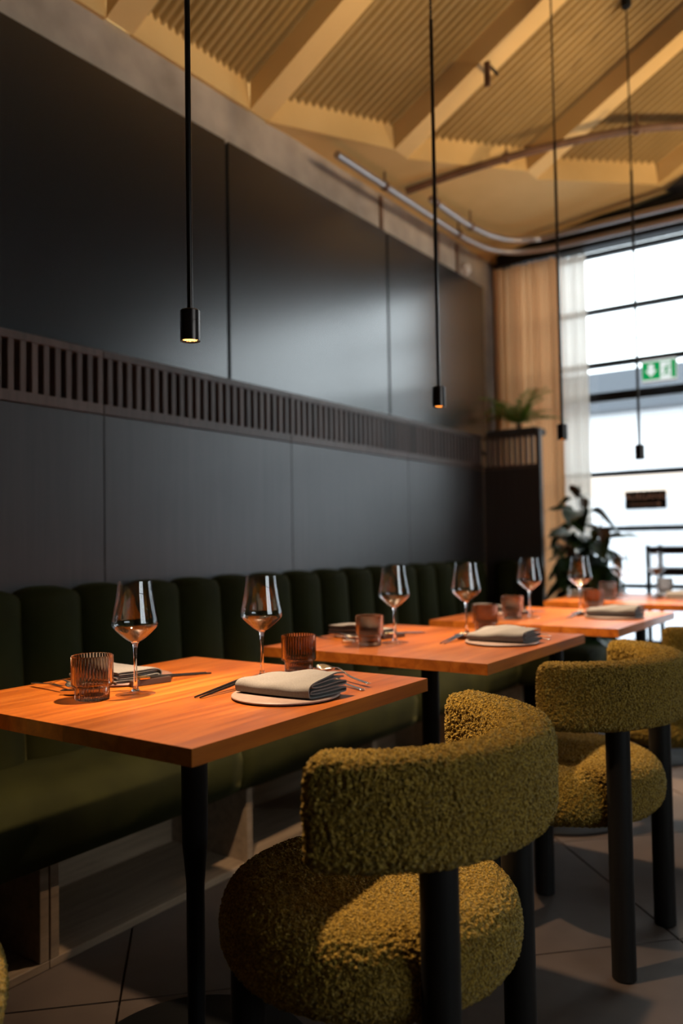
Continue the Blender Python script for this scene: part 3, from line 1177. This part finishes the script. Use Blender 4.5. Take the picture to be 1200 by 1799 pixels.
for ti, (tl, _, tn, trz) in enumerate(TABLES):
    J = random.Random(40 + ti)
    def at(dx, dy, j=.0):
        q = rot((dx, dy), trz)
        return (tl[0] + q[0] + (J.uniform(-j, j) if ti else 0), tl[1] + q[1] + (J.uniform(-j, j) if ti else 0))
    def at3(dx, dy, z=TZ, j=.004):
        p = at(dx, dy, j)
        return (p[0], p[1], z)
    where = 'on the ' + tn
    # bench side
    make_plate(at3(-.225, .012), 'dark brown round place plate %s, bench side' % where, True)
    pA = at(-.225, .012)
    make_napkin((pA[0] - .005, pA[1] - .022, TZ + .0064), rad(177), 'loosely folded sand napkin %s, bench side' % where, .85, ti)
    make_wine_glass(at3(-.060, -.100), 'empty wine glass %s, next to the bench side tumbler' % where)
    make_tumbler(at3(-.096, -.176), 'smoked ribbed tumbler %s, bench side' % where)
    rest_block(at(-.133, -.050), at(-.112, .040), .013, .013, 'dark oblong chopstick rest %s, bench side' % where, M['ceramic'])
    chopstick(at(-.123, -.035), at(-.106, .160), 'black chopstick %s, bench side, outer of the pair' % where, TZ + .0168, TZ + .0022)
    chopstick(at(-.134, -.035), at(-.122, .160), 'black chopstick %s, bench side, inner of the pair' % where, TZ + .0168, TZ + .0022)
    rest_block(at(-.190, -.178), at(-.162, -.162), .014, .010, 'small polished spoon rest %s, bench side' % where, M['steel'], 'spoon_rest')
    cutlery(SPOON, 'spoon', at(-.325, -.150), at(-.175, -.158), 'steel spoon %s, bench side' % where, TZ + .0012, rad(3.2))
    cutlery(FORK, 'fork', at(-.325, -.110), at(-.165, -.146), 'steel fork %s, bench side' % where, TZ + .0006)
    # room side
    make_plate(at3(.213, .036), 'rose brown round place plate %s, chair side' % where)
    pB = at(.213, .036)
    make_napkin((pB[0] + .005, pB[1] + .008, TZ + .0064), rad(3), 'thickly folded sand napkin %s, chair side' % where, 1.0, ti + 20)
    make_wine_glass(at3(.037, .172), 'empty wine glass %s, next to the chair side tumbler' % where)
    make_tumbler(at3(.050, .286), 'smoked ribbed tumbler %s, chair side' % where)
    chopstick(at(.070, .075), at(.074, -.070), 'black chopstick %s, chair side, inner of the pair' % where, TZ + .0168, TZ + .0022)
    chopstick(at(.082, .075), at(.086, -.068), 'black chopstick %s, chair side, outer of the pair' % where, TZ + .0168, TZ + .0022)
    rest_block(at(.066, .058), at(.096, .058), .012, .0125, 'dark oblong chopstick rest %s, chair side' % where, M['ceramic'])
    rest_block(at(.135, .262), at(.150, .232), .013, .010, 'small polished spoon rest %s, chair side' % where, M['steel'], 'spoon_rest')
    cutlery(SPOON, 'spoon', at(.301, .193), at(.120, .262), 'steel spoon %s, chair side' % where, TZ + .0012, rad(4.5))
    cutlery(FORK, 'fork', at(.312, .156), at(.10, .232), 'steel fork %s, chair side' % where, TZ + .0012, rad(3.5))

# ---------------- curtain
def curtain(x0, x1, folds, yoff, m, label, seed):
    n, nz = int(folds * 12), 10
    V, F = [], []
    for i in range(n + 1):
        t = i / n
        x = x0 + (x1 - x0) * t
        ph = t * 2 * pi * folds + 1.1 * sin(t * 17 + seed)
        for k in range(nz + 1):
            z = .03 + (2.79 - .03) * k / nz
            amp = (.022 + .009 * sin(t * 23 + seed)) * (1 if seed == 0 else .38)
            V.append((x + .007 * sin(ph + 1.3), yoff + amp * sin(ph + .25 * sin(k * .6 + t * 9)), z))
    for i in range(n):
        for k in range(nz):
            a = i * (nz + 1) + k
            F.append((a, a + nz + 1, a + nz + 2, a + 1))
    o = pydata('curtain', V, F, m, None, True, fix=False)
    return tag(o, label, 'curtain', 'curtains beside the window')
curtain(-2.185, -1.735, 12, YW - .064, M['linen_curtain'], 'tan gathered curtain hanging in the corner beside the window', 0)
curtain(-1.785, -1.60, 5, YW - .017, M['sheer'], 'single-layer curtain edge over the window glass, coloured pale for backlight', 2)

# ---------------- signs at the window
def text_mesh(name, s, size, m, parent, loc, rot_, align='CENTER', ext=.0008):
    cu = bpy.data.curves.new(name, 'FONT')
    cu.body = s
    cu.size = size
    cu.align_x = align
    cu.align_y = 'CENTER'
    cu.extrude = ext
    o = bpy.data.objects.new(name, cu)
    col.objects.link(o)
    bpy.context.view_layer.update()
    me = bpy.data.meshes.new_from_object(o.evaluated_get(bpy.context.evaluated_depsgraph_get()))
    bpy.data.objects.remove(o)
    me.materials.clear()
    me.materials.append(m)
    q = bpy.data.objects.new(name, me)
    col.objects.link(q)
    q.parent = parent
    q.location = loc
    q.rotation_euler = rot_
    return q

sg = tag(empty('way_out_sign', (-1.30, YW + .068, 1.268)), 'black window sign with copper lettering and arrow', 'sign')
box('board', -.120, .120, -.004, .004, -.054, .054, M['blackmetal'], sg, .002)
text_mesh('lettering', 'AUSGANG', .050, M['letters'], sg, (0, -.0042, .018), (pi / 2, 0, 0))
b = box_bm(-.092, .070, -.0055, -.0041, -.028, -.023)
for s in (1, -1):
    v = [b.verts.new(p) for p in ((.092, -.0055, -.0255), (.070, -.0055, -.0255 + s * .012), (.070, -.0055, -.0255))]
    b.faces.new(v)
from_bm('arrow', b, M['letters'], sg)

ex = tag(empty('emergency_exit_sign', (-1.175, YW - .03, 2.012)), 'green and white emergency exit sign hanging at the window', 'sign')
box('housing', -.098, .098, -.012, .012, -.066, .066, M['white'], ex, .003)
box('lit_panel', -.096, .096, -.0126, -.0119, -.062, .062, M['signwhite'], ex)
box('green_field', -.094, .008, -.0137, -.0127, -.052, .052, M['green'], ex)
# white down arrow
b = bmesh.new()
pts = [(-.059, .038), (-.027, .038), (-.027, .002), (-.010, .002), (-.043, -.036), (-.076, .002), (-.059, .002)]
vs = [b.verts.new((x, -.0142, z)) for x, z in pts]
b.faces.new(vs)
from_bm('arrow', b, M['signwhite'], ex)
box('green_field', .068, .094, -.0137, -.0127, -.052, .052, M['green'], ex)
box('green_field', .012, .066, -.0137, -.0127, .046, .052, M['green'], ex)
# running figure: head, body and limbs as flat strokes
V, F = [], []
for path, r in (([(.046, -.0135, .012), (.040, -.0135, -.010)], .0065), ([(.046, -.0135, .012), (.058, -.0135, .006), (.064, -.0135, .014)], .003), ([(.045, -.0135, .012), (.032, -.0135, .010), (.026, -.0135, .000)], .003), ([(.040, -.0135, -.010), (.052, -.0135, -.020), (.050, -.0135, -.036)], .0038), ([(.040, -.0135, -.010), (.034, -.0135, -.026), (.020, -.0135, -.030)], .0038)):
    tube_data(path, r, 8, True, V, F)
tube_data([(.049, -.0135, .020), (.050, -.0135, .030)], [.0055, .0055], 8, True, V, F)
pydata('running_figure', V, F, M['green'], ex)
for x in (-.07, .07):
    tube('hanger', [(x, 0, .066), (x, 0, .083)], .002, M['blackmetal'], ex, 6)

# ---------------- planter with palm on the partition
pl = tag(empty('planter_trough', (-1.97, 4.70, 1.673)), 'black trough planter on top of the slatted partition', 'planter')
b = box_bm(-.16, .165, -.095, .06, 0, .035, .003)
from_bm('trough', b, M['pot'], pl)
box('soil', -.15, .155, -.085, .05, .035, .040, M['soil'], pl)
def palm(loc, label, fronds, seed, size=1.0):
    J = random.Random(seed)
    t = tag(empty('palm_plant', loc), label, 'plant')
    lathe('crown', [(0, -.004), (.014, -.004), (.016, .02), (.008, .05), (0, .055)], M['stem'], t, 10)
    for k in range(fronds):
        az = 2 * pi * k / fronds + J.uniform(-.3, .3)
        L = size * J.uniform(.17, .27)
        el = J.uniform(.25, 1.35)
        V, F = [], []
        path = []
        p = Vector((0, 0, .03)); 
        for i in range(9):
            e = el - (i / 8) ** 1.5 * .9
            d = Vector((cos(az) * cos(e), sin(az) * cos(e), sin(e)))
            path.append(p.copy())
            p = p + d * L / 8
        tube_data(path, [.0022 * (1 - i / 10) + .0005 for i in range(9)], 5, True, V, F)
        side = Vector((-sin(az), cos(az), 0))
        for i in range(1, 9):
            for s in (-1, 1, -.5, .5):
                c = path[i] - (path[i] - path[i - 1]) * (.5 if abs(s) < 1 else 0)
                dr = (path[i] - path[i - 1]).normalized()
                ll = size * .085 * (1 - .45 * abs(i - 4) / 5)
                tip = c + (side * (1 if s > 0 else -1) * .75 + dr * .75 + Vector((0, 0, -.25 + J.uniform(-.1, .15)))).normalized() * ll
                mid = (c + tip) / 2 + Vector((0, 0, .006))
                wv = dr * .0042
                n0 = len(V)
                V += [c, mid + wv, tip, mid - wv, mid + Vector((0, 0, .0012))]
                F += [(n0, n0 + 1, n0 + 4), (n0 + 1, n0 + 2, n0 + 4), (n0 + 2, n0 + 3, n0 + 4), (n0 + 3, n0, n0 + 4)]
        # keep clear of the wall
        V = [Vector((max(v[0], -2.19 - loc[0]), min(v[1], YW - .112 - loc[1]), v[2])) for v in V]
        pydata('frond', V, F, M['palm'], t, False, fix=False)
    return t
palm((-1.95, 4.69, 1.7185), 'feathery green palm growing from the trough planter', 24, 5, 1.05)

# ---------------- large leafy plant by the window
def leaf_mesh(L, w, m, seed):
    J = random.Random(seed)
    V, F = [], []
    n = 8
    for i in range(n + 1):
        t = i / n
        ww = w * (sin(pi * min(1, t * 1.02) ** .8) ** .85 if 0 < t < 1 else 0) + .0005
        droop = -L * .38 * t * t
        for s in (-1, -.5, 0, .5, 1):
            V.append((t * L, s * ww, droop + abs(s) * ww * .35 + .004 * sin(t * 9 + s)))
    for i in range(n):
        for j in range(4):
            a = i * 5 + j
            F.append((a, a + 1, a + 6, a + 5))
    # petiole
    tube_data([(-.05, 0, -.005), (0, 0, 0)], .0022, 5, False, V, F)
    me = bpy.data.meshes.new('leaf')
    me.from_pydata([tuple(v) for v in V], [], F)
    me.materials.append(m)
    for p in me.polygons:
        p.use_smooth = True
    return me
rp = tag(empty('rubber_plant', (-1.60, 4.76, 0)), 'large leafy green plant in a dark pot before the window', 'plant')
lathe('pot', [(0, .001), (.075, .001), (.08, .01), (.095, .33), (.095, .345), (.087, .345), (.084, .31), (0, .31)], M['pot'], rp, 40)
lathe('soil', [(0, .3115), (.082, .3115), (.078, .318), (0, .32)], M['soil'], rp, 24)
J = random.Random(11)
LEAVES = [leaf_mesh(.155, .048, M['leaf'], 1), leaf_mesh(.20, .062, M['leaf'], 2), leaf_mesh(.12, .038, M['leaf'], 3), leaf_mesh(.105, .032, M['leaf_red'], 4)]
tops = [(.0, -.02, 1.36), (.13, -.05, 1.16), (-.10, -.03, 1.12), (.06, -.02, 1.04), (-.05, -.08, .98), (.14, -.04, .90)]
for k, (tx, ty, tz) in enumerate(tops):
    st = [(.02 * cos(k * 1.7), .02 * sin(k * 1.7), .31), (tx * .3, ty * .3, .31 + (tz - .31) * .35), (tx * .75, ty * .75, .31 + (tz - .31) * .7), (tx, ty, tz)]
    path = []
    for i in range(13):
        t = i / 12 * 3
        a = min(int(t), 2); u = t - a
        path.append(Vector(st[a]).lerp(Vector(st[a + 1]), u))
    tube('stem', path, [.008 - .0045 * i / 12 for i in range(13)], M['stem'], rp, 7)
    nl = int(14 + (tz - .31) * 26)
    for i in range(nl):
        t = .24 + .76 * (i + .5) / nl
        p = path[min(12, int(t * 12))]
        az = i * 2.4 + k * 1.1 + J.uniform(-.4, .4)
        if sin(az) > .25:
            az = -az
        top = i == nl - 1
        me = LEAVES[3] if (top or (i == nl - 2 and k < 2)) else LEAVES[J.choice((0, 1, 1, 0, 2))]
        el = J.uniform(.5, 1.1) if top else J.uniform(-.75, .45)
        o = link('leaf', me, None, rp)
        sc = J.uniform(.8, 1.15)
        if cos(az) < -.3 and p.z < 1.2:
            sc *= .75
        d = Vector((cos(az), sin(az), 0))
        q = p + d * .05 * sc
        # stay between window, partition and table
        o.location = q
        o.rotation_euler = (J.uniform(-.5, .5), -el, az)
        o.scale = (sc, sc, sc)

# ---------------- black shelf by the window on the right
sh = tag(empty('metal_shelf', (-.83, 4.66, 0)), 'low open black metal shelf standing by the window', 'shelf')
for x in (-.34, .34):
    for y in (-.13, .13):
        box('upright', x - .010, x + .010, y - .010, y + .010, .001, 1.0, M['blackmetal'], sh, .001)
for z in (.955, .84, .70, .40, .12):
    box('shelf_board', -.33, .33, -.14, .14, z, z + .038, M['blackmetal'], sh, .002)

# ---------------- services under the ceiling
def arc_path(pts, n=14):
    """smooth curve through points (Catmull-Rom)"""
    P = [Vector(p) for p in pts]
    out = []
    for i in range(len(P) - 1):
        p0, p1, p2, p3 = P[max(i - 1, 0)], P[i], P[i + 1], P[min(i + 2, len(P) - 1)]
        for s in range(n):
            u = s / n
            out.append(.5 * (2 * p1 + (p2 - p0) * u + (2 * p0 - 5 * p1 + 4 * p2 - p3) * u * u + (3 * p1 - p0 - 3 * p2 + p3) * u ** 3))
    out.append(P[-1])
    return out
def pipe(pts, r, label, m, clips, flat=1.0, name='pipe'):
    t = tag(empty(name, pts[0]), label, 'pipe')
    o0 = Vector(pts[0])
    path = [p - o0 for p in arc_path(pts)]
    tube('tube', path, r, m, t, 14, flat)
    for c, up in clips:
        c = Vector(c) - o0
        v, f = tube_data([c + Vector((0, 0, -r * 1.2)), c + Vector((0, 0, up))], .006, 8)
        tube_data([c + Vector((-.0, -.012, 0)), c + Vector((0, .012, 0))], r * 1.35, 10, True, v, f)
        pydata('clip', v, f, M['rust'], t, True)
    return t
pipe([(-2.06, 2.955, 2.785), (-2.06, 3.6, 2.785), (-2.06, 4.3, 2.79), (-1.99, 4.60, 2.80), (-1.80, 4.74, 2.81), (-1.4, 4.78, 2.82), (.5, 4.78, 2.82)], .017, 'galvanised pipe bending round the corner, longer of the two', M['zinc'], [((-2.06, 3.36, 2.785), .07), ((-2.06, 4.15, 2.79), .07)])
pipe([(-1.97, 3.66, 2.80), (-1.97, 4.1, 2.80), (-1.93, 4.42, 2.815), (-1.80, 4.60, 2.83), (-1.5, 4.66, 2.85), (.5, 4.66, 2.86)], .017, 'galvanised pipe bending round the corner, shorter of the two', M['zinc'], [((-1.97, 3.72, 2.80), .08), ((-1.97, 4.12, 2.80), .09)])
pipe([(-2.08, 3.60, 2.845), (-1.78, 3.70, 2.91), (-1.42, 3.86, 2.985), (-1.05, 4.10, 3.06), (-.75, 4.42, 3.12), (-.5, 4.8, 3.2)], .019, 'brown cable duct arching across the ceiling ribs', M['rust'], [((-1.60, 3.775, 2.95), .05), ((-1.05, 4.10, 3.06), .08)], 1.0, 'cable_duct')
# small bracket on a rib
bk = tag(empty('ceiling_hook', (-1.46, 3.30, 3.13)), 'small rusty bracket hanging from a ceiling rib', 'bracket')
box('arm', -.005, .005, -.04, .07, .0, .012, M['blackmetal'], bk, .001)
box('tag_plate', -.014, .014, -.048, -.036, -.10, .012, M['rust'], bk, .002)
# wall sensor
sn = lathe('wall_sensor', [(0, .0), (.035, .0), (.038, .012), (.030, .030), (.012, .040), (0, .041)], M['white'], None, 28, (WX - .0155, 4.53, 2.715))
sn.rotation_euler = (0, pi / 2, 0)
tag(sn, 'small white domed sensor high on the concrete wall', 'sensor')

# ---------------- street outside
bd = tag(empty('white_building', (2, 15, -.1)), 'white building with flat grey roof edge across the street', 'building')
box('wall', -12, 10, 0, 3, 0, 3.4, M['facade'], bd)
box('roof_edge', -12.2, 10, -.5, 3.2, 3.4, 4.1, M['fascia'], bd)
for x in (-9.5, -6.2, -3.6, -.8, 2.0):
    f = box('window', x, x + 1.5, -.03, .02, 1.0, 2.6, M['plinth'], bd)
    box('pane', x + .08, x + 1.42, -.045, -.031, 1.08, 2.52, M['plinth'], f)
aw = tag(empty('awning', (-4.2, 13.6, 2.0)), 'beige awning on the building across the street', 'awning')
box('cloth', -1.0, 1.4, 0, .9, 0, .05, M['beige'], aw)
box('valance', -1.0, 1.4, -.02, 0, -.28, .05, M['beige'], aw)
V, F = tube_data([p for p in arc_path([(-3.10, -.55, 4.02), (-3.22, -.55, 3.75), (-3.20, -.55, 3.42), (-2.95, -.55, 3.15), (-2.5, -.55, 2.95), (-2.2, -.55, 2.9)])], .055, 8)
pydata('orange_stripe', V, F, M['orange'], bd, True)

# ---------------- unseen bowl uplights, added on the other side to brighten the ceiling
def uplight(loc, ztop, label, w):
    t = tag(empty('hanging_fill_uplight', loc), label, 'lamp', 'added bowl fill lights')
    pr_ = [(.16 * sin(pi / 2 * i / 12), -.09 * cos(pi / 2 * i / 12)) for i in range(13)]
    pi_ = [(.156 * sin(pi / 2 * i / 12), -.086 * cos(pi / 2 * i / 12)) for i in range(12, -1, -1)]
    lathe('bowl', pr_ + pi_, M['blackmetal'], t, 40)
    for k in range(3):
        a = k * 2 * pi / 3
        tube('wire', [(.155 * cos(a), .155 * sin(a), 0), (0, 0, .35)], .0015, M['blackmetal'], t, 6)
    tube('rod', [(0, 0, .345), (0, 0, ztop - loc[2])], .005, M['blackmetal'], t, 8)
    ld = bpy.data.lights.new('ceiling_fill_source', 'SPOT')
    ld.energy = w; ld.color = (1.0, .70, .40); ld.shadow_soft_size = .05
    ld.spot_size = rad(54); ld.spot_blend = .7
    lo = bpy.data.objects.new('ceiling_fill_source', ld); col.objects.link(lo); lo.parent = t
    lo.location = (0, 0, -.03)
    lo.rotation_euler = (0, pi / 2 + rad(17), 0)   # tipped towards the ribs over the bench
for y, lab in ((1.9, 'unseen bowl fill light added for the ceiling, nearest the camera'), (3.1, 'unseen bowl fill light added for the ceiling, in the middle of the room'), (4.2, 'unseen bowl fill light added for the ceiling, nearest the window')):
    uplight((.80, y, 2.38), ceil_z(.8, y) + .005, lab, CEILING_FILL_W)
